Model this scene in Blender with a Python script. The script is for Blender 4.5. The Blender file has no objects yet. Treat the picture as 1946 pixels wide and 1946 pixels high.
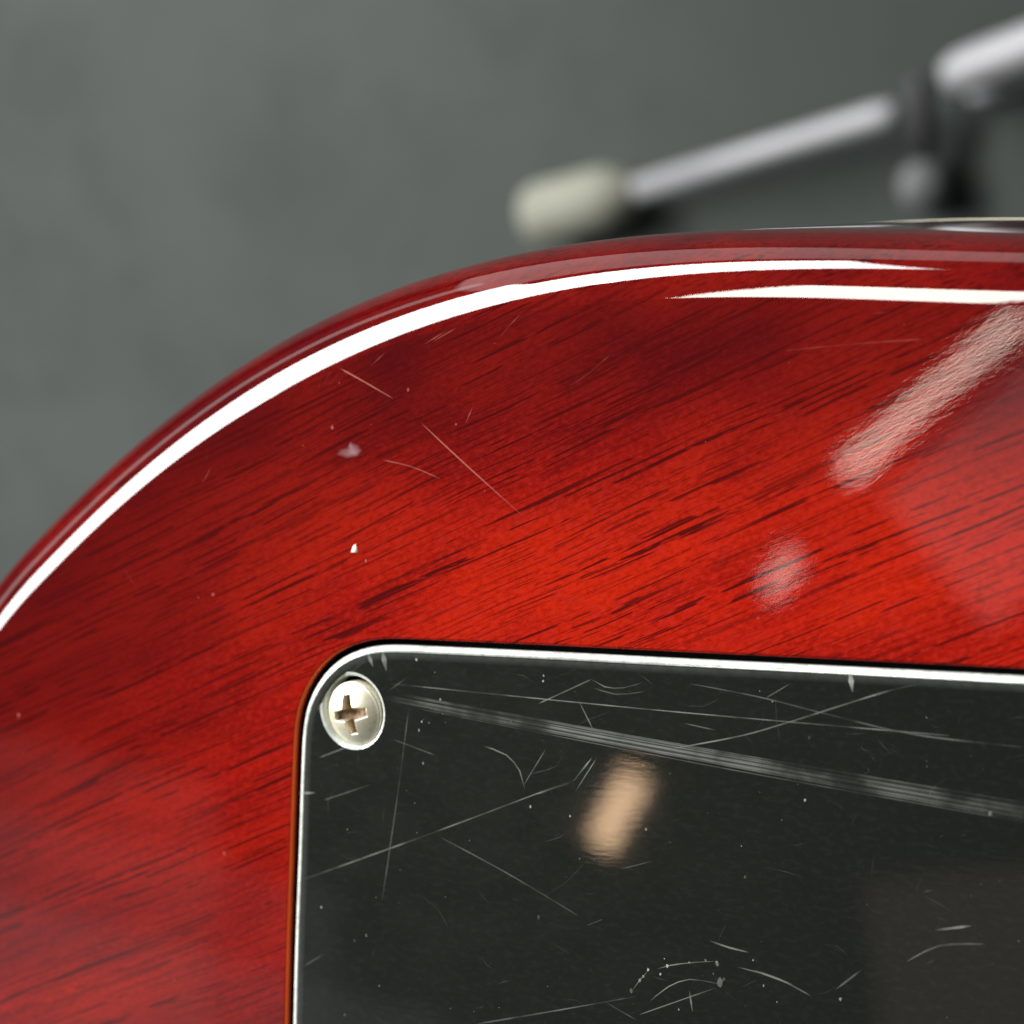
import bpy, bmesh, math, random
from mathutils import Vector, Matrix
from mathutils.geometry import delaunay_2d_cdt
import numpy as np

random.seed(7)
MM = 0.001
sc = bpy.context.scene
COL = sc.collection

# ------------------------------------------------------------------ camera
cam = bpy.data.cameras.new('camera')
cam_ob = bpy.data.objects.new('camera', cam); COL.objects.link(cam_ob)
cam_ob.location = Vector((131.49, 30.47, 210.43)) * MM
_f = (-cam_ob.location).normalized(); _r = _f.cross(Vector((0, 1, 0))).normalized(); _u = _r.cross(_f)
cam_ob.rotation_euler = Matrix((_r, _u, -_f)).transposed().to_euler()
cam.sensor_width = 36.0; cam.sensor_height = 36.0; cam.sensor_fit = 'HORIZONTAL'
cam.lens = 18.0 * 250 / 39.0
cam.clip_start = 0.005; cam.clip_end = 60
cam.dof.use_dof = True
cam.dof.focus_distance = 0.247
cam.dof.aperture_fstop = cam.lens / 3.1      # a 3.1 mm pupil, as a phone lens has
sc.camera = cam_ob

# ------------------------------------------------------------------ world and lamps
world = bpy.data.worlds.new('World'); sc.world = world; world.use_nodes = True
bg = world.node_tree.nodes['Background']
bg.inputs[0].default_value = (0.86, 0.95, 0.9, 1); bg.inputs[1].default_value = 0.12

def lamp(name, loc, aim, sx, sy, radiance, color, roll=0.0):
    """a rectangular lamp; radiance is what a mirror would show"""
    l = bpy.data.lights.new(name, 'AREA'); l.shape = 'RECTANGLE'
    l.size = sx; l.size_y = sy; l.color = color
    l.energy = radiance * math.pi * sx * sy
    o = bpy.data.objects.new(name, l); COL.objects.link(o)
    o.location = loc
    q = (Vector(aim) - Vector(loc)).to_track_quat('-Z', 'Y')
    o.rotation_euler = (q.to_matrix() @ Matrix.Rotation(roll, 3, 'Z')).to_euler()
    return o

def wall_lamp(name, x, y0, y1, z0, z1, radiance, color):
    l = lamp(name, (x, (y0+y1)/2, (z0+z1)/2), (x+1, (y0+y1)/2, (z0+z1)/2), 1, 1, 1, color)
    l.rotation_euler = (math.pi/2, 0, math.pi/2 + math.pi)   # faces +x
    l.data.size = y1-y0; l.data.size_y = z1-z0
    l.data.energy = radiance * math.pi * (y1-y0) * (z1-z0)
    return l

def ceiling_lamp(name, a, b, width, z, radiance, color):
    a = Vector((a[0], a[1], z)); b = Vector((b[0], b[1], z)); d = b - a
    l = bpy.data.lights.new(name, 'AREA'); l.shape = 'RECTANGLE'
    l.size = d.length; l.size_y = width; l.color = color
    l.energy = radiance * math.pi * d.length * width
    o = bpy.data.objects.new(name, l); COL.objects.link(o)
    o.location = (a+b)/2; o.rotation_euler = (0, 0, math.atan2(d.y, d.x))
    return o

wall_lamp('window_light', -1.5, -0.08, 1.55, 0.70, 1.60, 31, (0.97, 1.0, 0.97))
wall_lamp('far_window_light', -1.6, 1.56, 3.15, 1.00, 1.72, 30, (0.97, 1.0, 0.99))
ceiling_lamp('ceiling_panel_light', (-0.80, 0.29), (-0.80, 0.92), 0.25, 1.6, 30, (1.0, 0.99, 0.90))
ceiling_lamp('ceiling_tube_light', (-0.757, -0.192), (-0.645, -0.090), 0.0050, 1.6, 30, (1.0, 0.88, 0.74))
ceiling_lamp('ceiling_spot_light', (-0.812, -0.271), (-0.792, -0.245), 0.012, 1.6, 9, (1.0, 0.88, 0.78))
ceiling_lamp('warm_ceiling_lamp', (-0.931, -0.446), (-0.906, -0.396), 0.0135, 1.6, 30, (1.0, 0.66, 0.40))
ceiling_lamp('streak_fill_light', (-0.72, -0.25), (-0.58, -0.12), 0.11, 1.65, 0.9, (1.0, 0.96, 0.92))  # added dim panel for the veil beside the tube's streak
for x, y0, y1, w, k in ((-1.36, -0.43, -1.10, 0.24, .22), (-1.33, -0.49, -1.12, 0.38, .22), (-1.30, -0.56, -1.15, 0.50, .28)):
    ceiling_lamp('veil_fill_panel', (x, y0), (x-.05, y1), w, 1.6-.004*w, k, (0.95, 0.97, 1.0))  # added dim panels, overlapped for a graded veil on the lacquer
ceiling_lamp('brown_fill_panel', (-0.66, -0.43), (-0.60, -0.80), 0.17, 1.6, 0.38, (1.0, 0.74, 0.68))  # added dim panel for the brownish reflection on the plate
# added dim panels for the pinkish reflections on the outer rim
wall_lamp('rim_fill_light', -1.52, -0.3, 1.55, 0.10, 0.30, 2.2, (1.0, 0.97, 0.95))
wall_lamp('rim_fill_light', -1.62, 1.56, 4.2, -0.45, 0.80, 2.0, (1.0, 0.97, 0.95))

sc.view_settings.view_transform = 'Standard'; sc.view_settings.look = 'None'
sc.view_settings.exposure = -0.3; sc.view_settings.gamma = 1.0
sc.cycles.use_denoising = True
sc.cycles.sample_clamp_indirect = 6.0
sc.cycles.max_bounces = 5; sc.cycles.diffuse_bounces = 2; sc.cycles.glossy_bounces = 3; sc.cycles.transparent_max_bounces = 8

# measured marks, millimetres on the back of the body
PLATE_SCRATCHES = [(0.5, 0.089, [(-11.34, -14.32),
 (12.78, -14.08),
 (36.48, -13.59)]),
 (0.55, 0.105, [(14.16, -16.83),
 (19.95, -15.27),
 (23.43, -14.02),
 (32.3, -10.63),
 (34.36, -10.05)]),
 (0.45, 0.097, [(-19.93, -31.14),
 (-10.15, -27.0),
 (-3.2, -23.99),
 (5.89, -19.98)]),
 (0.35, 0.089, [(-6.65, -26.07),
 (-0.29, -28.24),
 (5.92, -30.69)]),
 (0.8, 0.141, [(6.77, -31.32),
 (8.03, -30.7)]),
 (0.9, 0.097, [(10.61, -35.99),
 (11.35, -34.97),
 (12.08, -34.13)]),
 (0.6, 0.081, [(12.91, -33.85),
 (13.91, -33.46),
 (16.09, -32.91),
 (17.88, -32.58)]),
 (0.7, 0.141, [(17.33, -31.08),
 (18.99, -31.38),
 (20.64, -31.51)]),
 (0.5, 0.141, [(18.09, -30.97),
 (18.66, -29.69)]),
 (0.5, 0.081, [(12.23, -36.49),
 (13.83, -35.11),
 (15.64, -34.28),
 (18.35, -34.3)]),
 (0.5, 0.081, [(11.32, -37.65),
 (15.2, -35.85),
 (17.9, -34.6)]),
 (0.5, 0.121, [(8.29, -37.07),
 (11.09, -38.1)]),
 (0.4, 0.105, [(19.67, -32.77),
 (21.45, -32.92),
 (24.31, -33.44)]),
 (0.5, 0.201, [(20.13, -34.2),
 (21.23, -33.56)]),
 (0.6, 0.161, [(15.65, -35.17),
 (15.93, -36.76)]),
 (0.35, 0.121, [(21.0, -32.79),
 (23.21, -33.19),
 (25.84, -34.09)]),
 (0.3, 0.121, [(27.77, -33.34),
 (29.88, -31.53)]),
 (0.5, 0.161, [(35.7, -27.8),
 (38.48, -27.11)]),
 (0.35, 0.121, [(33.45, -30.44),
 (35.92, -28.93),
 (39.6, -28.31)]),
 (0.4, 0.201, [(39.23, -30.02),
 (40.24, -29.6)]),
 (0.45, 0.097, [(2.34, -14.6),
 (7.03, -12.28)]),
 (0.4, 0.089, [(7.03, -12.28),
 (8.19, -12.74),
 (9.81, -12.67),
 (11.41, -12.12)]),
 (0.3, 0.089, [(7.27, -12.91),
 (9.12, -13.22),
 (11.64, -12.78)]),
 (0.45, 0.105, [(-2.61, -18.41),
 (-0.53, -18.9),
 (0.67, -20.01),
 (1.15, -21.41)]),
 (0.45, 0.089, [(1.06, -21.01),
 (3.05, -17.99)]),
 (0.85, 0.121, [(5.33, -20.45),
 (7.1, -18.3)]),
 (0.85, 0.105, [(5.7, -20.99),
 (7.47, -18.34)]),
 (0.5, 0.089, [(4.0, -18.42),
 (4.75, -17.64)]),
 (0.5, 0.089, [(4.38, -18.5),
 (5.08, -17.69)]),
 (0.5, 0.097, [(2.01, -21.73),
 (5.33, -20.37)]),
 (0.4, 0.081, [(1.63, -20.12),
 (4.0, -19.24),
 (4.57, -18.36)]),
 (0.3, 0.089, [(15.47, -11.82),
 (21.23, -12.26),
 (26.43, -12.94),
 (33.6, -13.77),
 (42.21, -13.83)]),
 (0.3, 0.081, [(21.67, -12.42),
 (23.83, -11.04)]),
 (0.25, 0.097, [(-9.59, -16.26),
 (-10.52, -22.28),
 (-11.41, -27.5),
 (-12.19, -31.88)]),
 (0.35, 0.089, [(-3.23, -40.55),
 (4.52, -38.25),
 (11.08, -36.25)]),
 (0.6, 0.121, [(23.25, -17.57),
 (24.24, -16.88)]),
 (0.6, 0.121, [(-11.59, -14.98),
 (-9.68, -13.66)]),
 (0.3, 0.101, [(5.87, -13.94),
 (7.28, -16.24)]),
 (0.35, 0.097, [(-18.27, -20.98),
 (-14.15, -19.27)]),
 (0.35, 0.081, [(-17.78, -24.38),
 (-13.15, -22.57)]),
 (0.4, 0.121, [(-19.6, -24.06),
 (-18.82, -23.89)]),
 (0.3, 0.081, [(9.64, -26.59),
 (12.4, -25.63)]),
 (0.3, 0.089, [(3.55, -33.17),
 (5.22, -33.77)]),
 (0.4, 0.101, [(13.33, -29.38),
 (14.47, -29.03)]),
 (0.3, 0.089, [(-20.0, -38.37),
 (-17.89, -36.98)]),
 (0.25, 0.097, [(15.05, -14.85),
 (17.73, -15.1)]),
 (0.3, 0.081, [(-11.11, -18.74),
 (-7.12, -19.59)]),
 (1.0, 0.524, [(-12.03, -11.77),
 (-11.88, -12.47),
 (-11.68, -13.34)]),
 (0.8, 0.403, [(-13.49, -11.98),
 (-13.19, -12.59),
 (-12.94, -13.12)]),
 (1.0, 0.403, [(28.64, -9.58),
 (28.74, -10.39),
 (28.87, -11.19)]),
 (1.3, 0.242, [(-20.28, -24.09),
 (-18.61, -23.86)]),
 (0.22000000000000003, 0.1, [(-10.42, -15.05),
 (17.42, -16.61),
 (42.29, -17.77)]),
 (0.25, 0.122, [(-10.01, -15.19),
 (7.97, -16.19),
 (24.69, -17.16)]),
 (0.28, 0.076, [(0.05, -15.93),
 (22.14, -17.13),
 (42.3, -18.12)]),
 (0.31000000000000005, 0.096, [(-11.33, -15.33),
 (10.86, -16.72),
 (31.15, -17.78)]),
 (0.34, 0.098, [(-8.74, -15.61),
 (18.17, -17.21),
 (42.31, -18.47)]),
 (0.31000000000000005, 0.124, [(-3.98, -16.04),
 (12.0, -17.13),
 (26.97, -17.89)]),
 (0.28, 0.104, [(-10.5, -15.71),
 (17.39, -17.47),
 (42.32, -18.81)]),
 (0.25, 0.114, [(-7.66, -16.02),
 (16.99, -17.56),
 (39.28, -18.84)]),
 (0.22000000000000003, 0.081, [(-8.86, -16.05),
 (18.13, -17.87),
 (42.32, -19.16)])]
PLATE_DOTS = [((11.35, -34.97), 0.16),
 ((11.67, -34.6), 0.12),
 ((13.73, -33.49), 0.16),
 ((16.99, -32.62), 0.12),
 ((15.63, -32.98), 0.1),
 ((17.67, -33.58), 0.12),
 ((18.57, -33.86), 0.16),
 ((21.9, -33.86), 0.12),
 ((21.0, -32.06), 0.1),
 ((14.75, -36.73), 0.1),
 ((2.36, -31.24), 0.2),
 ((17.97, -32.73), 0.24),
 ((18.21, -34.19), 0.4),
 ((10.61, -35.9), 0.2),
 ((12.08, -34.05), 0.16),
 ((13.14, -34.23), 0.12),
 ((25.43, -14.87), 0.16),
 ((2.81, -12.39), 0.12),
 ((2.76, -12.8), 0.12),
 ((-18.12, -33.17), 0.12),
 ((-14.88, -35.47), 0.16),
 ((-13.74, -34.89), 0.12),
 ((-8.35, -17.07), 0.12),
 ((-8.6, -17.77), 0.12),
 ((-8.22, -20.34), 0.12),
 ((-8.83, -12.2), 0.16),
 ((5.19, -23.02), 0.12),
 ((11.83, -23.26), 0.12),
 ((39.74, -18.84), 0.24),
 ((25.14, -19.53), 0.12),
 ((20.27, -25.86), 0.16),
 ((28.21, -33.95), 0.16),
 ((1.63, -22.68), 0.12),
 ((-6.61, -15.14), 0.12)]
BODY_SCRATCHES = [(0.75, 0.105, [(-15.86, 10.3),
 (-13.45, 9.29),
 (-10.87, 8.16)]),
 (0.7, 0.113, [(-8.26, 6.39),
 (-5.58, 4.4),
 (-2.68, 2.32),
 (0.9, -0.18)]),
 (0.45, 0.089, [(-11.89, 3.31),
 (-9.26, 2.96),
 (-6.56, 2.17)]),
 (0.4, 0.089, [(-3.49, 7.98),
 (-4.21, 6.52)]),
 (0.5, 0.097, [(8.64, 12.39),
 (6.72, 10.85),
 (5.11, 9.86)]),
 (0.6, 0.097, [(-16.73, 10.06),
 (-17.39, 9.11)]),
 (0.6, 0.097, [(-15.97, 10.01),
 (-16.99, 8.8)]),
 (0.5, 0.081, [(-17.64, 9.81),
 (-18.01, 8.42)]),
 (0.55, 0.105, [(-12.94, 10.63),
 (-13.09, 10.96)]),
 (0.55, 0.121, [(-1.95, 14.39),
 (-1.9, 13.99)]),
 (0.5, 0.101, [(-6.03, 13.56),
 (-7.99, 12.47)]),
 (0.4, 0.089, [(-4.97, 13.88),
 (-7.25, 12.7)]),
 (0.35, 0.081, [(0.9, 15.21),
 (-0.52, 13.96)]),
 (0.4, 0.081, [(-0.05, 14.38),
 (-1.23, 13.13)]),
 (0.3, 0.097, [(23.12, 13.19),
 (28.19, 13.84),
 (33.96, 14.43)]),
 (0.5, 0.121, [(25.01, 15.16),
 (25.86, 15.04)]),
 (0.6, 0.121, [(26.37, 8.75),
 (27.21, 8.76)]),
 (0.3, 0.081, [(-28.54, 1.85),
 (-29.63, 0.28)]),
 (0.3, 0.081, [(-28.95, 3.12),
 (-29.18, 2.24)]),
 (0.35, 0.081, [(-40.63, -6.36),
 (-40.76, -7.48)]),
 (0.3, 0.089, [(-11.44, 11.85),
 (-12.94, 10.63)]),
 (0.35, 0.089, [(39.22, 12.78),
 (41.68, 12.52)]),
 (0.3, 0.081, [(6.25, 13.41),
 (5.56, 12.51)])]
BODY_DOTS = [((-28.58, -8.61), 0.16),
 ((21.17, -6.38), 0.16),
 ((-16.66, 5.63), 0.2),
 ((-27.74, -29.91), 0.2),
 ((-9.48, 8.93), 0.16),
 ((-5.08, 6.47), 0.12),
 ((-13.54, -4.74), 0.12),
 ((-49.37, -20.61), 0.2)]
PLATE_RUBS = [(0.13, 1.36, [(-11.69, -15.54),
 (1.63, -16.16),
 (16.86, -17.07),
 (28.62, -17.66),
 (42.31, -18.54)]),
 (0.12, 0.5, [(-13.6, -12.63),
 (-16.16, -14.77),
 (-18.24, -17.11)])]
CHIP = [(-16.22, 3.48),
 (-16.01, 3.91),
 (-15.25, 4.2),
 (-14.89, 4.56),
 (-14.19, 4.34),
 (-13.89, 3.94),
 (-14.3, 3.5),
 (-15.21, 3.29)]
FLAKE = [(-14.96, -4.17),
 (-14.75, -3.65),
 (-14.5, -3.46),
 (-14.25, -4.16)]
# ------------------------------------------------------------------ helpers
def new_obj(name, me, mat, parent=None):
    o = bpy.data.objects.new(name, me); COL.objects.link(o)
    if mat: me.materials.append(mat)
    if parent:
        o.parent = parent
        # vertices are written in scene coordinates: undo the offset of the ancestors
        off = Vector((0, 0, 0)); p = parent
        while p: off += p.location; p = p.parent
        o.location = -off
    return o

def tag(o, label=None, category=None, group=None, kind=None):
    for k, v in (('label', label), ('category', category), ('group', group), ('kind', kind)):
        if v: o[k] = v

def nodes_of(name):
    m = bpy.data.materials.new(name); m.use_nodes = True
    nt = m.node_tree; nt.nodes.clear()
    out = nt.nodes.new('ShaderNodeOutputMaterial')
    return m, nt, out

class G:
    """short-hand for building node graphs"""
    def __init__(s, nt): s.nt = nt
    def n(s, t, **kw):
        x = s.nt.nodes.new(t)
        for k, v in kw.items(): setattr(x, k, v)
        return x
    def link(s, a, b): s.nt.links.new(a, b)
    def put(s, sock, v):
        if isinstance(v, bpy.types.NodeSocket): s.link(v, sock)
        else: sock.default_value = v
    def math(s, op, a, b=0.0, c=0.0, clamp=False):
        x = s.n('ShaderNodeMath', operation=op); x.use_clamp = clamp
        s.put(x.inputs[0], a); s.put(x.inputs[1], b); s.put(x.inputs[2], c)
        return x.outputs[0]
    def vscale(s, v, k):
        x = s.n('ShaderNodeVectorMath', operation='MULTIPLY'); s.put(x.inputs[0], v); x.inputs[1].default_value = k
        return x.outputs[0]
    def noise(s, v, scale=1.0, detail=2.0, rough=0.5, dist=0.0):
        x = s.n('ShaderNodeTexNoise'); s.put(x.inputs['Vector'], v)
        x.inputs['Scale'].default_value = scale; x.inputs['Detail'].default_value = detail
        x.inputs['Roughness'].default_value = rough; x.inputs['Distortion'].default_value = dist
        return x.outputs['Fac']
    def step(s, v, lo, hi, a=0.0, b=1.0):
        x = s.n('ShaderNodeMapRange', interpolation_type='SMOOTHSTEP')
        s.put(x.inputs['Value'], v); x.inputs['From Min'].default_value = lo; x.inputs['From Max'].default_value = hi
        x.inputs['To Min'].default_value = a; x.inputs['To Max'].default_value = b
        return x.outputs[0]
    def mix(s, f, a, b):
        x = s.n('ShaderNodeMix', data_type='RGBA'); s.put(x.inputs[0], f)
        s.put(x.inputs[6], a if isinstance(a, bpy.types.NodeSocket) else (*a, 1)); s.put(x.inputs[7], b if isinstance(b, bpy.types.NodeSocket) else (*b, 1))
        return x.outputs[2]
    def bump(s, h, dist, strength=1.0, normal=None):
        x = s.n('ShaderNodeBump'); x.inputs['Strength'].default_value = strength; x.inputs['Distance'].default_value = dist
        s.put(x.inputs['Height'], h)
        if normal: s.link(normal, x.inputs['Normal'])
        return x.outputs[0]
    def coords_mm(s, rot=0.0):
        tc = s.n('ShaderNodeTexCoord'); mp = s.n('ShaderNodeMapping')
        mp.inputs['Scale'].default_value = (1000,)*3; mp.inputs['Rotation'].default_value = (0, 0, rot)
        s.link(tc.outputs['Object'], mp.inputs['Vector'])
        return mp.outputs[0]
    def attr(s, name):
        x = s.n('ShaderNodeAttribute', attribute_name=name); return x.outputs['Fac']
    def bsdf(s, out, **kw):
        b = s.n('ShaderNodeBsdfPrincipled')
        for k, v in kw.items(): s.put(b.inputs[k.replace('_', ' ')], v)
        s.link(b.outputs[0], out.inputs['Surface'])
        return b

# ------------------------------------------------------------------ materials
def mahogany():
    m, nt, out = nodes_of('cherry_lacquered_mahogany'); g = G(nt)
    p = g.coords_mm(-math.radians(24.5))
    # the grain wanders a little
    wob = g.noise(g.vscale(p, (0.03, 0.09, 0.09)), 1, 2, .5)
    wob = g.math('MULTIPLY', g.math('SUBTRACT', wob, .5), 1.7)
    cmb = g.n('ShaderNodeCombineXYZ'); g.link(wob, cmb.inputs[1])
    add = g.n('ShaderNodeVectorMath', operation='ADD'); g.link(p, add.inputs[0]); g.link(cmb.outputs[0], add.inputs[1])
    q = add.outputs[0]
    bands = g.noise(g.vscale(q, (0.018, 0.20, 0.20)), 1, 3, .55)
    ribbons = g.noise(g.vscale(q, (0.05, 0.75, 0.75)), 1, 2, .5)
    patch = g.noise(g.vscale(p, (0.045, 0.075, 0.075)), 1, 2, .5)
    mott = g.noise(g.vscale(q, (1.5, 2.6, 2.6)), 1, 3, .7)
    cloud = g.noise(g.vscale(q, (.35, .55, .55)), 1, 2, .6)
    col = g.mix(g.step(bands, .34, .68), (0.31, 0.0045, 0.001), (0.21, 0.0022, 0.001))
    col = g.mix(g.step(ribbons, .45, .75, 0, .35), col, (0.10, 0.0008, 0.001))
    col = g.mix(g.step(patch, .34, .66, 0, .85), col, (0.41, 0.0115, 0.001))
    col = g.mix(g.step(mott, .46, .66, 0, .50), col, (0.42, 0.017, 0.008))
    col = g.mix(g.step(mott, .50, .34, 0, .34), col, (0.12, 0.0008, 0.0006))
    col = g.mix(g.step(cloud, .50, .74, 0, .35), col, (0.32, 0.012, 0.009))
    # darker maroon towards the rim and the tail
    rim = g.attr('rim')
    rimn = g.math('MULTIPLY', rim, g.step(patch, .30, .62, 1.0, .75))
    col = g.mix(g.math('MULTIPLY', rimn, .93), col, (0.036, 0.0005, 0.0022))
    col = g.mix(g.math('MULTIPLY', g.attr('tail'), g.step(bands, .3, .7, .45, .76)), col, (0.095, 0.0014, 0.0015))
    # open pores: dark dashes along the grain
    clus = g.step(g.noise(g.vscale(q, (0.03, 0.33, 0.33)), 1, 2, .5), .36, .56, .45, 1.0)
    line1 = g.step(g.noise(g.vscale(q, (0.026, 3.3, 3.3)), 1, 1.8, .55), .53, .585)
    cut1 = g.step(g.noise(g.vscale(q, (0.19, 1.7, 1.7)), 1, 2, .6), .43, .50)
    line2 = g.step(g.noise(g.vscale(q, (0.040, 6.0, 6.0)), 1, 1.5, .5), .54, .60)
    cut2 = g.step(g.noise(g.vscale(q, (0.28, 2.2, 2.2)), 1, 2, .6), .46, .53)
    p1 = g.math('MULTIPLY', line1, cut1); p2 = g.math('MULTIPLY', line2, cut2)
    pores = g.math('MAXIMUM', g.math('MULTIPLY', p1, clus), g.math('MULTIPLY', p2, .55), clamp=True)
    col = g.mix(g.math('MULTIPLY', pores, .92), col, (0.048, 0.0008, 0.001))
    col = g.mix(g.attr('raw'), col, (0.80, 0.10, 0.012))
    # lacquer: orange peel plus long sanding waves
    peel = g.noise(g.vscale(p, (0.55, 1.5, 1.5)), 1, 3, .6)
    wave = g.noise(g.vscale(p, (0.06, 0.08, 0.08)), 1, 1, .5)
    hsum = g.math('ADD', g.math('MULTIPLY', peel, .8), g.math('MULTIPLY', wave, 6.0))
    nrm = g.bump(hsum, 1.8e-6)
    rough = g.step(g.noise(g.vscale(p, (.10, .12, .12)), 1, 3, .6), .35, .75, .008, .022)
    g.bsdf(out, Base_Color=col, Roughness=.6, Specular_IOR_Level=0.0, Coat_Weight=1.0, Coat_IOR=1.52,
           Coat_Roughness=rough, Coat_Normal=nrm)
    return m

def black_plastic():
    m, nt, out = nodes_of('scuffed_black_plastic'); g = G(nt)
    p = g.coords_mm()
    big = g.noise(g.vscale(p, (.05, .05, .05)), 1, 3, .6)
    fine = g.noise(g.vscale(p, (2.2, 2.2, 2.2)), 1, 3, .7)
    edge = g.attr('worn')  # scuffed edges together with their reflected light, painted into the colour
    scuff = g.math('MULTIPLY', g.step(fine, .58, .75), g.step(big, .45, .7))
    col = g.mix(g.math('ADD', g.math('MULTIPLY', scuff, .10), g.step(g.noise(g.vscale(p, (1.2, 2.5, 2.0)), 1, 2, .6), .45, .75, 0, .035)), (0.008, 0.0085, 0.007), (0.10, 0.10, 0.095))
    cd = g.n('ShaderNodeVectorMath', operation='DISTANCE'); g.link(p, cd.inputs[0]); cd.inputs[1].default_value = (-16, -14, 0)
    hz = g.math('MULTIPLY', g.step(cd.outputs['Value'], 60, 6, 0, .04), g.step(g.noise(g.vscale(p, (.18, .25, .2)), 1, 4, .65), .32, .68, .35, 1.0))
    col = g.mix(hz, col, (0.11, 0.115, 0.105))   # paler towards the screw corner
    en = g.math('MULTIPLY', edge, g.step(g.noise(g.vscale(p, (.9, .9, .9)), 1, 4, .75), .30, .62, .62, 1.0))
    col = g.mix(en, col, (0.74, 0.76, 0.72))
    peel = g.noise(g.vscale(p, (.5, 2.4, 1.0)), 1, 2, .5)
    wave = g.noise(g.vscale(p, (.07, .09, .09)), 1, 1, .5)
    nrm = g.bump(g.math('ADD', g.math('MULTIPLY', peel, .20), g.math('MULTIPLY', wave, 4.0)), 3.2e-6)
    rough = g.step(big, .35, .7, .024, .04)
    g.bsdf(out, Base_Color=col, Roughness=rough, IOR=1.5, Normal=nrm)
    return m

def simple(name, color, rough, metallic=0.0, noise_scale=None, color2=None, bumpd=0.0, **kw):
    m, nt, out = nodes_of(name); g = G(nt)
    p = g.coords_mm()
    c = (*color, 1)
    args = dict(Roughness=rough, Metallic=metallic)
    if noise_scale:
        f = g.noise(p, noise_scale, 4, .6)
        c = g.mix(g.step(f, .35, .7), color, color2 or color)
        if bumpd: args['Normal'] = g.bump(f, bumpd)
    args['Base_Color'] = c; args.update(kw)
    g.bsdf(out, **args)
    return m

def scratch_mat(name, color):
    m, nt, out = nodes_of(name); g = G(nt)
    b = g.n('ShaderNodeBsdfPrincipled'); b.inputs['Base Color'].default_value = (*color, 1); b.inputs['Roughness'].default_value = .5
    t = g.n('ShaderNodeBsdfTransparent'); mx = g.n('ShaderNodeMixShader')
    p = g.coords_mm()
    a = g.math('MULTIPLY', g.math('MULTIPLY', g.attr('opacity'), .50), g.step(g.noise(p, .16, 3, .6), .36, .62, .12, 1.0))
    g.link(a, mx.inputs[0]); g.link(t.outputs[0], mx.inputs[1]); g.link(b.outputs[0], mx.inputs[2])
    g.link(mx.outputs[0], out.inputs['Surface'])
    return m

def screw_mat():
    m, nt, out = nodes_of('aged_nickel_screw'); g = G(nt)
    p = g.coords_mm()
    rec = g.attr('recess')
    n1 = g.noise(p, 1.1, 3, .6)
    n2 = g.noise(p, 3.0, 3, .7)
    c = g.mix(g.step(n1, .35, .7), (0.95, 0.90, 0.74), (0.88, 0.79, 0.58))
    rust = g.mix(g.step(n2, .35, .65), (0.36, 0.22, 0.12), (0.11, 0.065, 0.03))
    c = g.mix(g.step(n2, .54, .70, 0, .55), c, (0.52, 0.43, 0.28))
    c = g.mix(rec, c, rust)
    g.bsdf(out, Base_Color=c, Metallic=g.step(rec, 0, 1, .6, .1), Roughness=g.step(rec, 0, 1, .36, .6), Normal=g.bump(n2, 6e-6))
    return m

WOOD = mahogany(); PLASTIC = black_plastic()
CAVITY = simple('black_cavity_paint', (0.006, 0.006, 0.006), .8)
CREAM = simple('cream_binding', (0.72, 0.66, 0.50), .25)
SCREW = screw_mat()
def floor_mat():
    m, nt, out = nodes_of('grey_floor_covering'); g = G(nt); p = g.coords_mm()
    n1 = g.noise(p, .010, 4, .6); n2 = g.noise(p, .045, 3, .6)
    c = g.mix(g.step(n1, .35, .68), (0.082, 0.089, 0.084), (0.062, 0.069, 0.066))
    c = g.mix(g.step(n2, .45, .7, 0, .35), c, (0.050, 0.056, 0.052))
    # light falloff and shade round the stand, painted into the floor colour
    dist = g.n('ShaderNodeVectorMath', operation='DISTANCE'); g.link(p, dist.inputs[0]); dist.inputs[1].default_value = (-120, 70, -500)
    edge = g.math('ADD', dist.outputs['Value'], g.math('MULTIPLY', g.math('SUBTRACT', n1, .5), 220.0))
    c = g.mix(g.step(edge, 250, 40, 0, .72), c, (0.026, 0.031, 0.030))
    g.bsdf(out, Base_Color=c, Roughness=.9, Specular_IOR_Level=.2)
    return m
FLOOR_M = floor_mat()
CHROME = simple('dull_chrome_tube', (0.33, 0.32, 0.34), .55, metallic=.2, noise_scale=.05, color2=(.30, .29, .31))
RUBBER = simple('cream_rubber', (0.27, 0.265, 0.22), .7, noise_scale=.1, color2=(.24, .235, .19))
KNOBM = simple('grey_knob_plastic', (0.13, 0.13, 0.135), .6, noise_scale=.2, color2=(.10, .10, .105))
DARKP = simple('dark_joint_plastic', (0.034, 0.030, 0.035), .6)
FOAM = simple('black_foam', (0.02, 0.02, 0.02), .95, noise_scale=.4, color2=(.03, .03, .03), bumpd=.0005)
PSCR = scratch_mat('pale_scratch', (0.62, 0.62, 0.58))
BSCR = scratch_mat('pink_scratch', (0.80, 0.22, 0.17))

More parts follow.
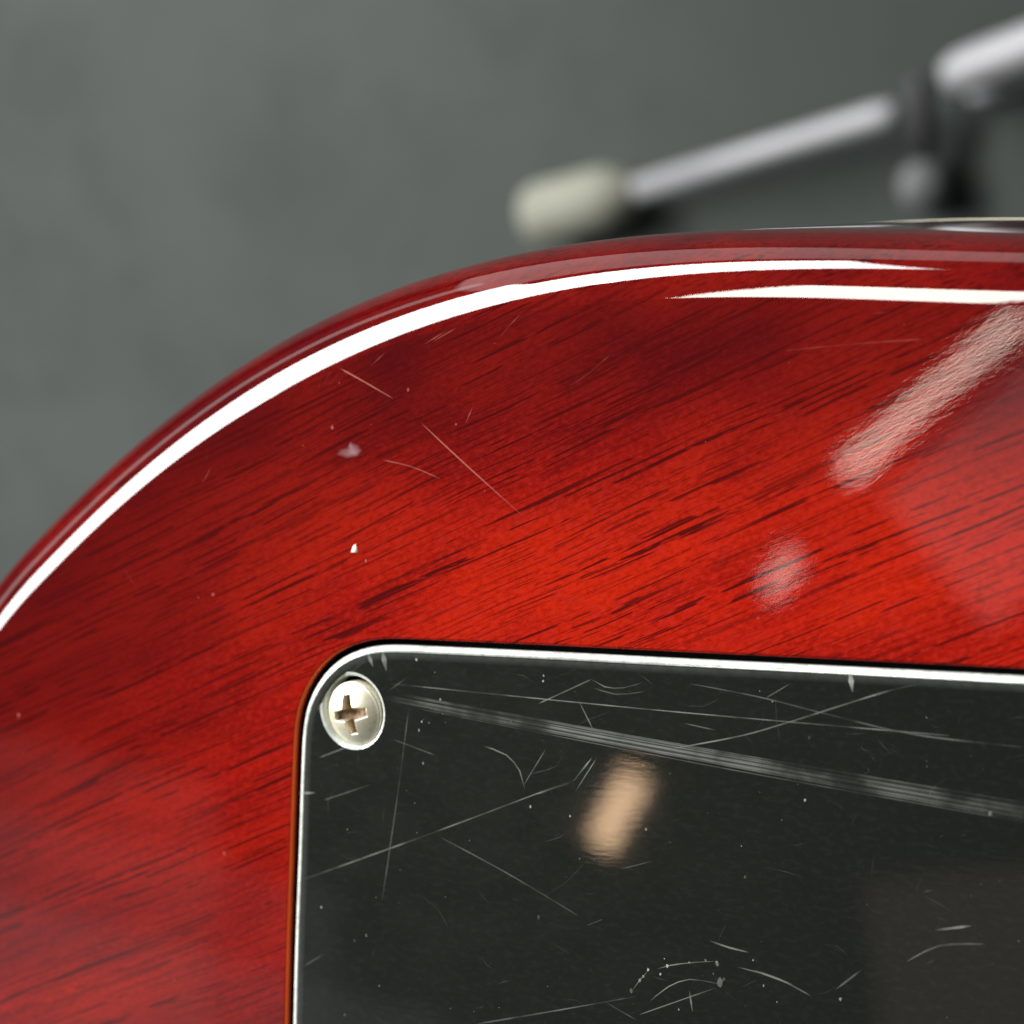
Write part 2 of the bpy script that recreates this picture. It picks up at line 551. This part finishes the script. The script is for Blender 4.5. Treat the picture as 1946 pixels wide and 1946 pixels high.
# ------------------------------------------------------------------ curve helpers (millimetres)
def catmull(pts, step, closed=True):
    P = [Vector(p) for p in pts]; n = len(P); out = []
    for i in range(n if closed else n-1):
        p0, p1, p2, p3 = (P[(i-1) % n], P[i], P[(i+1) % n], P[(i+2) % n]) if closed else (P[max(i-1, 0)], P[i], P[i+1], P[min(i+2, n-1)])
        # centripetal
        t0 = 0; t1 = t0 + max((p1-p0).length, 1e-6)**.5; t2 = t1 + max((p2-p1).length, 1e-6)**.5; t3 = t2 + max((p3-p2).length, 1e-6)**.5
        k = max(1, int((p2-p1).length/step))
        for j in range(k):
            t = t1 + (t2-t1)*j/k
            f = lambda a, b, ta, tb: (a*(tb-t) + b*(t-ta))/(tb-ta) if tb > ta else a
            A1 = f(p0, p1, t0, t1); A2 = f(p1, p2, t1, t2); A3 = f(p2, p3, t2, t3)
            B1 = f(A1, A2, t0, t2); B2 = f(A2, A3, t1, t3)
            out.append(f(B1, B2, t1, t2))
    if not closed: out.append(P[-1])
    return out

def smooth_loop(L, it):
    L = [Vector(p) for p in L]
    for _ in range(it):
        n = len(L)
        L = [(L[i-1] + L[i]*2 + L[(i+1) % n])/4 for i in range(n)]
    return L

def ccw(L):
    a = sum(L[i-1].x*L[i].y - L[i].x*L[i-1].y for i in range(len(L)))
    return L if a > 0 else L[::-1]

def out_normals(L):
    n = len(L); R = []
    for i in range(n):
        d = (L[(i+1) % n] - L[i-1]).normalized(); R.append(Vector((d.y, -d.x)))
    return R

def offset(L, d):
    N = out_normals(L); return [p + q*d for p, q in zip(L, N)]

class MB:
    """collects vertices (mm), normals, faces and named float attributes"""
    def __init__(s): s.v = []; s.n = []; s.f = []; s.a = {}
    def vert(s, p, n, **at):
        s.v.append(tuple(p)); s.n.append(tuple(n))
        for k, x in at.items(): s.a.setdefault(k, {})[len(s.v)-1] = x
        return len(s.v)-1
    def loft(s, loop, prof, flip=False, **at):
        """prof: list of (out, z, normal_out, normal_z) around a ccw loop"""
        N = out_normals(loop); rows = []
        for (o, z, no, nz) in prof:
            rows.append([s.vert((p.x+q.x*o, p.y+q.y*o, z), (q.x*no, q.y*no, nz), **at) for p, q in zip(loop, N)])
        n = len(loop)
        for a, b in zip(rows, rows[1:]):
            for i in range(n):
                j = (i+1) % n
                s.f.append((a[i], b[i], b[j], a[j]) if not flip else (a[i], a[j], b[j], b[i]))
    def fill(s, loops, z, up=True, grid=None, attr=None):
        """a flat sheet bounded by loops[0] with the other loops as holes"""
        co = []; ed = []
        for L in loops:
            b = len(co); co += [Vector((p.x, p.y)) for p in L]; ed += [(b+i, b+(i+1) % len(L)) for i in range(len(L))]
        if grid: co += [Vector(p) for p in grid]
        V, E, F, *_ = delaunay_2d_cdt(co, ed, [], 0, 1e-5)
        idx = [s.vert((p.x, p.y, z), (0, 0, 1 if up else -1), **(attr(p) if attr else {})) for p in V]
        for f in F:
            c = sum((V[i] for i in f), Vector((0, 0)))/len(f)
            if not inside(loops[0], c) or any(inside(h, c) for h in loops[1:]): continue
            a = sum(V[f[i-1]].x*V[f[i]].y - V[f[i]].x*V[f[i-1]].y for i in range(len(f)))
            if (a > 0) != up: f = f[::-1]
            s.f.append(tuple(idx[i] for i in f))
    def build(s, name, mat, parent=None):
        me = bpy.data.meshes.new(name)
        me.from_pydata([(x*MM, y*MM, z*MM) for x, y, z in s.v], [], s.f); 
        for p in me.polygons: p.use_smooth = True
        for k, d in s.a.items():
            at = me.attributes.new(k, 'FLOAT', 'POINT')
            arr = [0.0]*len(s.v)
            for i, x in d.items(): arr[i] = x
            at.data.foreach_set('value', arr)
        me.update()
        me.normals_split_custom_set_from_vertices([Vector(n).normalized() for n in s.n])
        return new_obj(name, me, mat, parent)

def inside(L, p):
    c = False; n = len(L); x, y = p.x, p.y; j = n-1
    for i in range(n):
        a, b = L[i], L[j]
        if (a.y > y) != (b.y > y) and x < (b.x-a.x)*(y-a.y)/(b.y-a.y) + a.x: c = not c
        j = i
    return c

# ------------------------------------------------------------------ outlines
A23 = math.radians(23); DX = Vector((math.cos(A23), math.sin(A23))); DN = Vector((-DX.y, DX.x))
def axis_pt(s, w): return DX*s + DN*w
# along the guitar's length, across it: the visible side of the lower bout first
RIM = [(-52.63, 7.3), (-44.51, 10.25), (-36.39, 12.6), (-28.26, 14.35), (-20.14, 15.43), (-12.01, 15.74), (-3.89, 15.23), (4.24, 13.93),
       (12.36, 11.89), (20.48, 9.22), (28.61, 6.08), (36.73, 2.66), (44.86, -0.79),
       (70, -11), (110, -25), (150, -33), (190, -31), (230, -22), (270, -17), (302, -32), (316, -66), (312, -100), (316, -150), (300, -178),
       (262, -190), (236, -214), (246, -242), (262, -268), (250, -292), (222, -296), (180, -282), (140, -274), (95, -279), (50, -298), (0, -312), (-50, -302),
       (-98, -268), (-130, -212), (-141, -150), (-130, -90), (-106, -42), (-78, -9)]
flat_edge = catmull([axis_pt(*p) for p in RIM], 1.6)
flat_edge = offset(ccw(smooth_loop(flat_edge, 3)), .30)

COVER = [(-21.5, -52), (-21.21, -43.25), (-20.99, -37.41), (-20.53, -28.6), (-20.21, -22.05), (-19.98, -18.8), (-19.50, -16.75), (-18.55, -14.95),
         (-17.17, -13.45), (-15.4, -12.30), (-13.6, -11.62), (-11.5, -11.26), (-8.08, -11.06), (1.62, -10.58), (15.46, -9.97), (28.51, -9.38), (42.11, -8.80),
         (60, -8.1), (76, -8.6), (84, -13), (87, -22), (86, -36), (82, -50), (72, -62), (55, -70), (30, -75), (5, -76), (-12, -72), (-20, -63)]
cover_edge = ccw(catmull([Vector(p) for p in COVER], .7))
cover_edge = smooth_loop(cover_edge, 2)
recess_edge = offset(cover_edge, .46)

def dist_to(L, p):
    return min((Vector((q.x, q.y)) - p).length for q in L)

# ------------------------------------------------------------------ the guitar
THICK = 42.0
guitar = bpy.data.objects.new('electric_guitar', None); COL.objects.link(guitar)
guitar.location = Vector((60, -60, -THICK-.8))*MM
tag(guitar, 'cherry red lacquered electric guitar body seen from the back, black plastic cover screwed on', 'guitar')

# body: flat back with a routed opening, rounded rim, side wall, front
mb = MB()
R = 5.4; PH0 = math.radians(7)
lip = .25
hole = offset(recess_edge, lip)
near = flat_edge[::2]
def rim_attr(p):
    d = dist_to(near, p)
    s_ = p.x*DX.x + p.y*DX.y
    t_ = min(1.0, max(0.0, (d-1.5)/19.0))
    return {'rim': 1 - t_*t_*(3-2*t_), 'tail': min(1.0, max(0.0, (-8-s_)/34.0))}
xs = [p.x for p in flat_edge]; ys = [p.y for p in flat_edge]
grid = []
x = min(xs)
while x < max(xs):
    y = min(ys)
    while y < max(ys):
        fine = -75 < x < 75 and -70 < y < 35
        if fine or (round(x/4) % 5 == 0 and round(y/4) % 5 == 0):
            p = Vector((x+.3*math.sin(y), y+.3*math.sin(x)))
            if inside(flat_edge, p) and not inside(hole, p) and (not fine or (dist_to(near, p) > 1.2)): grid.append(p)
        y += 4
    x += 4
mb.fill([flat_edge, hole], 0.0, True, grid, rim_attr)
prof = []
for k in range(25):
    f = PH0 + (math.pi/2-PH0)*k/24
    prof.append((R*(math.sin(f)-math.sin(PH0)), -R*(math.cos(PH0)-math.cos(f)), math.sin(f), math.cos(f)))
o1 = prof[-1][0]
o1 -= .3
prof.append((o1, -THICK+1.5, 1, -.01))
for k in range(1, 6):
    f = math.pi/2*k/5
    prof.append((o1-1.5*(1-math.cos(f)), -THICK+1.5-1.5*math.sin(f), math.cos(f), -math.sin(f)))
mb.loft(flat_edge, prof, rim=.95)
mb.fill([offset(flat_edge, o1-1.5)], -THICK, False)
# lip of the routed opening: a soft edge, then the worn chamfer where bare wood shows on the tail side
lp = [(lip-.14*math.sin(f), -.14*(1-math.cos(f)), -math.sin(f), math.cos(f)) for f in [math.radians(40)*k/5 for k in range(6)]]
mb.loft(recess_edge, lp, flip=True, rim=.1)
e0 = lp[-1]; Nn = out_normals(recess_edge); rows = []
for o_, z_, no_, nz_, w_ in ((e0[0], e0[1], -.45, .9, .0), (e0[0]-.04, e0[1]-.025, -.45, .9, 1), (.03, -.17, -.5, .85, 1), (0, -.30, -1, .2, .7), (0, -.75, -1, 0, 0)):
    rows.append([mb.vert((a.x+c_.x*o_, a.y+c_.y*o_, z_), (c_.x*no_, c_.y*no_, nz_), raw=w_*min(1, max(0, (-14.5-a.x)/4.0)), rim=.2) for a, c_ in zip(recess_edge, Nn)])
for ra, rb in zip(rows, rows[1:]):
    for i in range(len(recess_edge)):
        j = (i+1) % len(recess_edge); mb.f.append((ra[i], ra[j], rb[j], rb[i]))
body = mb.build('body', WOOD, guitar)

cv = MB()
cv.loft(recess_edge, [(-.003, -.75, -1, 0), (-.003, -3.2, -1, 0)], flip=True)
cv.fill([offset(recess_edge, -.003)], -3.2, True)
cv.build('cavity', CAVITY, guitar)

# cream strip round the front edge
bd = MB()
fo = offset(flat_edge, o1)
bd.loft(fo, [(-6, -THICK-.8, 0, -1), (-.3, -THICK-.8, .3, -1), (.02, -THICK-.5, 1, -.2), (.04, -THICK-.1, 1, 0), (-.05, -THICK+.12, .4, 1), (-1.6, -THICK+.2, 0, 1)], flip=True)
bd.build('binding', CREAM, guitar)

# cover plate with countersunk screw holes
SCREWS = [(-14.95, -16.85, 12), (78.0, -17.0, 40), (66.0, -58.0, 75), (-13.5, -65.0, 20)]
PT = -0.06; BV = .55; BW = .64
pl = MB()
def circle(cx, cy, r, n=40): return [Vector((cx+r*math.cos(2*math.pi*i/n), cy+r*math.sin(2*math.pi*i/n))) for i in range(n)]
top = offset(cover_edge, -BW)
holes = [circle(x, y, 3.12) for x, y, _ in SCREWS]
inner = offset(cover_edge, -BW-.6)
pl.fill([inner] + holes[1:] + [holes[0]], PT, True)
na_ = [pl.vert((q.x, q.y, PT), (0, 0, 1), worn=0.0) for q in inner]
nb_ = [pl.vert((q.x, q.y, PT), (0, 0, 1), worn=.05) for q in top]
for i in range(len(inner)): pl.f.append((na_[i], nb_[i], nb_[(i+1) % len(inner)], na_[(i+1) % len(inner)]))
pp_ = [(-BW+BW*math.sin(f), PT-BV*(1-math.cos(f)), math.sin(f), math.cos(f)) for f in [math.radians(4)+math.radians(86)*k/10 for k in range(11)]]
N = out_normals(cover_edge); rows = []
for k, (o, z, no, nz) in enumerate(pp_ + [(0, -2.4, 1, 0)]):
    wv = [.15, .45, .8, 1, 1, 1, 1, .8, .4, .1, 0, 0][k]  # bevel highlight painted pale, along with some scuffing
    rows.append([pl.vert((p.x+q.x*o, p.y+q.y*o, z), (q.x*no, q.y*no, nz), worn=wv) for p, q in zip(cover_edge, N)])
n = len(cover_edge)
for a, b in zip(rows, rows[1:]):
    for i in range(n): pl.f.append((a[i], b[i], b[(i+1) % n], a[(i+1) % n]))
for h in holes:
    c = .5
    hp = [(0, PT, -.25, 1)] + [(-c*math.sin(f)*.7, PT-c*(1-math.cos(f)), -math.sin(f), math.cos(f)) for f in (.3, .6, .9, 1.2, 1.5)] + [(-.32, -1.2, -1, 0)]
    Nh = out_normals(h); rr = []
    for o, z, no, nz in hp:
        rr.append([pl.vert((p.x+q.x*o, p.y+q.y*o, z), (q.x*no, q.y*no, nz), worn=.9) for p, q in zip(h, Nh)])  # countersink reflection painted pale
    for a, b in zip(rr, rr[1:]):
        for i in range(len(h)): pl.f.append((a[i], a[(i+1) % len(h)], b[(i+1) % len(h)], b[i]))
cover = pl.build('control_cover', PLASTIC, guitar)

def screw_mesh():
    """oval-head cross-recess screw, head radius 2.55 mm, centred on the origin"""
    bm = bmesh.new(); nr, na = 46, 160; RH = 2.55
    lay = bm.verts.layers.float.new('recess'); rows = []
    def recess(x, y):
        d = 0.0
        for ux, uy in ((x, y), (y, x)):
            au = abs(ux); av = abs(uy)
            half = .58 - .22*(au/1.4)                   # the wings narrow outwards
            end = 1.58 - au
            e = min(half - av, end)
            d = max(d, e)
        core = .60 - (abs(x)+abs(y))*.62                # rounded core
        d = max(d, core)
        t = min(1, max(0, d/.085)); t = t*t*(3-2*t)
        r = math.hypot(x, y)
        return t, t*(1.25 - .60*min(1, r/1.35))
    for i in range(nr+1):
        r = RH*(i/nr)**.9
        row = []
        for j in range(na if i else 1):
            a = 2*math.pi*j/na; x, y = r*math.cos(a), r*math.sin(a)
            z = .95*(1-(r/RH)**2) if r < RH*.93 else .95*(1-.93**2)*(1-((r/RH-.93)/.07)**2*1.0)
            t, dep = recess(x, y)
            v = bm.verts.new((x*MM, y*MM, (z-dep)*MM)); v[lay] = t; row.append(v)
        rows.append(row)
    row = []
    for j in range(na):
        a = 2*math.pi*j/na; v = bm.verts.new((RH*.99*math.cos(a)*MM, RH*.99*math.sin(a)*MM, -.9*MM)); row.append(v)
    rows.append(row)
    for j in range(na): bm.faces.new((rows[0][0], rows[1][j], rows[1][(j+1) % na]))
    for a, b in zip(rows[1:], rows[2:]):
        for j in range(na): bm.faces.new((a[j], b[j], b[(j+1) % na], a[(j+1) % na]))
    for f in bm.faces: f.smooth = True
    me = bpy.data.meshes.new('screw'); bm.to_mesh(me); bm.free()
    me.materials.append(SCREW)
    return me
sm = screw_mesh()
for x, y, rot in SCREWS:
    o = bpy.data.objects.new('screw', sm); COL.objects.link(o); o.parent = cover
    o.location = Vector((x+.16, y-.18, PT-.10))*MM
    o.rotation_euler = (math.radians(1.5), math.radians(-2), math.radians(rot))

# ------------------------------------------------------------------ wear on the plate and on the lacquer
def ribbons(name, strokes, dots, z, mat, parent, kind='stuff', soft=()):
    m = MB()
    for a, w, pts in strokes:
        L = catmull([Vector(p) for p in pts], .8, closed=False)
        n = len(L); prev = None
        for i, p in enumerate(L):
            d = (L[min(i+1, n-1)] - L[max(i-1, 0)]).normalized(); q = Vector((-d.y, d.x))
            t = i/(n-1); taper = min(1, t*5+.15, (1-t)*5+.15)
            h = w*.5*taper*random.uniform(.75, 1.15)
            op = a*(.35+.65*taper)*random.uniform(.75, 1.1)
            e = [m.vert((p.x+q.x*h, p.y+q.y*h, z), (0, 0, 1), opacity=op), m.vert((p.x-q.x*h, p.y-q.y*h, z), (0, 0, 1), opacity=op)]
            if prev: m.f.append((prev[1], e[1], e[0], prev[0]))
            prev = e
    for a, w, pts in soft:                      # broad rubbed bands, fading out to both sides
        L = catmull([Vector(p) for p in pts], .8, closed=False); n = len(L); prev = None
        for i, p in enumerate(L):
            d = (L[min(i+1, n-1)] - L[max(i-1, 0)]).normalized(); q = Vector((-d.y, d.x)); t = i/(n-1)
            h = w*(.35+.65*t)*.5; op = a*min(1, t*8+.2)
            e = [m.vert((p.x+q.x*h*k, p.y+q.y*h*k, z-.002), (0, 0, 1), opacity=op*f) for k, f in ((1, 0), (.5, .7), (0, .9), (-.5, .7), (-1, 0))]
            if prev:
                for k in range(4): m.f.append((prev[k+1], e[k+1], e[k], prev[k]))
            prev = e
    for (cx, cy), r in dots:
        k = 7; ph = random.random()*6
        ring = [m.vert((cx+r*random.uniform(.4, .9)*math.cos(ph+2*math.pi*i/k), cy+r*random.uniform(.6, 1.2)*math.sin(ph+2*math.pi*i/k), z), (0, 0, 1), opacity=random.uniform(.5, 1.3)) for i in range(k)]
        m.f.append(tuple(ring))
    o = m.build(name, mat, parent); o['kind'] = kind
    return o

extra = []
for i in range(190):
    x = random.uniform(-19, 50); y = random.uniform(-46, -12)
    L = abs(random.gauss(0, 1.6))+.3; an = random.choice((.3, .35, -.1, 1.2, 2.6, random.uniform(0, 3.1)))+random.gauss(0, .15)
    dx, dy = math.cos(an)*L, math.sin(an)*L
    bend = random.gauss(0, .08)*L
    P = [(x, y), (x+dx/2-dy*bend/L, y+dy/2+dx*bend/L), (x+dx, y+dy)]
    if all(inside(top, Vector(p)) and all((Vector(p)-Vector(s[:2])).length > 3.3 for s in SCREWS) for p in P):
        extra.append((random.uniform(.04, .16), random.uniform(.03, .07), P))
ed = []
for i in range(110):
    p = Vector((random.uniform(-19, 50), random.uniform(-46, -11)))
    if inside(top, p) and all((p-Vector(s[:2])).length > 3.4 for s in SCREWS): ed.append(((p.x, p.y), random.choice((.03, .04, .05, .06))))
ribbons('scratches', PLATE_SCRATCHES + extra, PLATE_DOTS + ed, PT+.006, PSCR, cover, soft=PLATE_RUBS)

extra = []
for i in range(120):
    x = random.uniform(-50, 44); y = random.uniform(-46, 17)
    L = abs(random.gauss(0, .9))+.2; an = random.uniform(0, 3.1)
    P = [(x, y), (x+math.cos(an)*L, y+math.sin(an)*L)]
    if all(inside(flat_edge, Vector(p)) and not inside(hole, Vector(p)) for p in P): extra.append((random.uniform(.05, .2), .07, P))
ed = []
for i in range(60):
    p = Vector((random.uniform(-50, 44), random.uniform(-46, 17)))
    if inside(flat_edge, p) and not inside(hole, p): ed.append(((p.x, p.y), random.choice((.03, .04, .06))))
ribbons('scratches', BODY_SCRATCHES + extra, BODY_DOTS + ed, .006, BSCR, body)

def lump(name, outline, h, mat, parent):
    m = MB(); L = ccw([Vector(p) for p in outline]); c = sum(L, Vector((0, 0)))/len(L)
    lo = [m.vert((p.x, p.y, .004), (p.x-c.x, p.y-c.y, .3)) for p in L]
    hi = [m.vert((c.x+(p.x-c.x)*.6, c.y+(p.y-c.y)*.6, h*random.uniform(.6, 1.2)), (p.x-c.x, p.y-c.y, 1)) for p in L]
    k = len(L)
    for i in range(k): m.f.append((lo[i], lo[(i+1) % k], hi[(i+1) % k], hi[i]))
    m.f.append(tuple(hi))
    return m.build(name, mat, parent)
ch = MB(); L = ccw([Vector(q) for q in CHIP]); c = sum(L, Vector((0, 0)))/len(L)
mid = ch.vert((c.x, c.y, .009), (0, 0, 1), opacity=1.3)
r1 = [ch.vert((c.x+(q.x-c.x)*.55, c.y+(q.y-c.y)*.55, .008), (0, 0, 1), opacity=random.uniform(.5, 1.4)) for q in L]
r2 = [ch.vert((c.x+(q.x-c.x)*1.1, c.y+(q.y-c.y)*1.1, .006), (0, 0, 1), opacity=0) for q in L]
for i in range(len(L)):
    j = (i+1) % len(L); ch.f += [(mid, r1[i], r1[j]), (r1[i], r2[i], r2[j], r1[j])]
o = ch.build('chip', scratch_mat('bruised_lacquer', (.55, .32, .36)), body)
o['label'] = 'pale pinkish bruise in the red lacquer'
o = lump('flake', FLAKE, .08, simple('white_flake', (.80, .76, .70), .6), body)
o['label'] = 'tiny white triangular flake stuck on the red lacquer'

# ------------------------------------------------------------------ floor and the stand lying behind
FZ = -0.50
me = bpy.data.meshes.new('floor')
me.from_pydata([(-4, -4, FZ), (4, -4, FZ), (4, 4, FZ), (-4, 4, FZ)], [], [(0, 1, 2, 3)])
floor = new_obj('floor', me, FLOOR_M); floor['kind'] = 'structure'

# a foam block carries the guitar, out of sight below it
def box_obj(name, x0, x1, y0, y1, z0, z1, mat, parent=None, bev=.008):
    bm = bmesh.new(); bmesh.ops.create_cube(bm, size=1)
    for v in bm.verts: v.co = Vector(((x0+x1)/2+v.co.x*(x1-x0), (y0+y1)/2+v.co.y*(y1-y0), (z0+z1)/2+v.co.z*(z1-z0)))
    bmesh.ops.bevel(bm, geom=bm.edges[:], offset=bev, segments=3, affect='EDGES')
    me = bpy.data.meshes.new(name); bm.to_mesh(me); bm.free()
    return new_obj(name, me, mat, parent)
fb = box_obj('foam_block', .06, .26, -.20, -.02, FZ, -(THICK+.8)*MM, FOAM)
tag(fb, 'black foam block holding up the red guitar from below', 'foam block')

def revolve(name, a, b, prof, mat, parent, seg=32):
    """prof: (fraction along a-b, radius in mm)"""
    a = Vector(a) + STAND_SHIFT; b = Vector(b) + STAND_SHIFT; d = (b-a); L = d.length; d.normalize()
    u = d.orthogonal().normalized(); w = d.cross(u); bm = bmesh.new(); rows = []
    for t, r in prof:
        c = a + d*(L*t)
        rows.append([bm.verts.new((c + u*(r*math.cos(2*math.pi*i/seg)) + w*(r*math.sin(2*math.pi*i/seg)))*MM) for i in range(seg)])
    for p, q in zip(rows, rows[1:]):
        for i in range(seg): bm.faces.new((p[i], p[(i+1) % seg], q[(i+1) % seg], q[i]))
    bm.faces.new(rows[0][::-1]); bm.faces.new(rows[-1])
    bmesh.ops.recalc_face_normals(bm, faces=bm.faces)
    for f in bm.faces: f.smooth = True
    me = bpy.data.meshes.new(name); bm.to_mesh(me); bm.free()
    return new_obj(name, me, mat, parent)

stand = bpy.data.objects.new('guitar_stand', None); COL.objects.link(stand)
stand.location = (-.24, .02, FZ)
STAND_SHIFT = Vector((2.0, .4, 0))
tag(stand, 'blurred grey metal stand tube with a cream rubber foot on the grey floor', 'stand')
foot = revolve('rubber_foot', (-303, 3, -491), (-275, 9.6, -489.5), [(0, 5.8), (.04, 7.4), (.12, 8.2), (.80, 8.1), (.93, 6.8), (1.05, 4.2), (1.12, 2.8)], RUBBER, stand)
revolve('tube', (-279, 8.6, -489.7), (-200.5, 29.4, -487), [(0, 2.9), (.5, 3.2), (.94, 3.6), (.985, 3.0), (1, 2.0)], CHROME, stand)
revolve('tube', (-187, 37.2, -484), (-60, 78, -478), [(0, 3.6), (.02, 4.8), (.05, 5.4), (1, 6.0)], CHROME, stand)
revolve('brace', (-186, 33.0, -495), (-60, 72, -495), [(0, 2.0), (1, 2.2)], CHROME, stand)
revolve('joint', (-195.5, 38, -487), (-196.5, 17, -493), [(0, 1.8), (.08, 2.9), (.6, 2.8), (1, 2.2)], DARKP, stand)
revolve('knob', (-199, 11.6, -498), (-194, 12.8, -487), [(0, 4.6), (.15, 6.0), (.7, 6.0), (.92, 4.8), (1, 2.5)], KNOBM, stand)
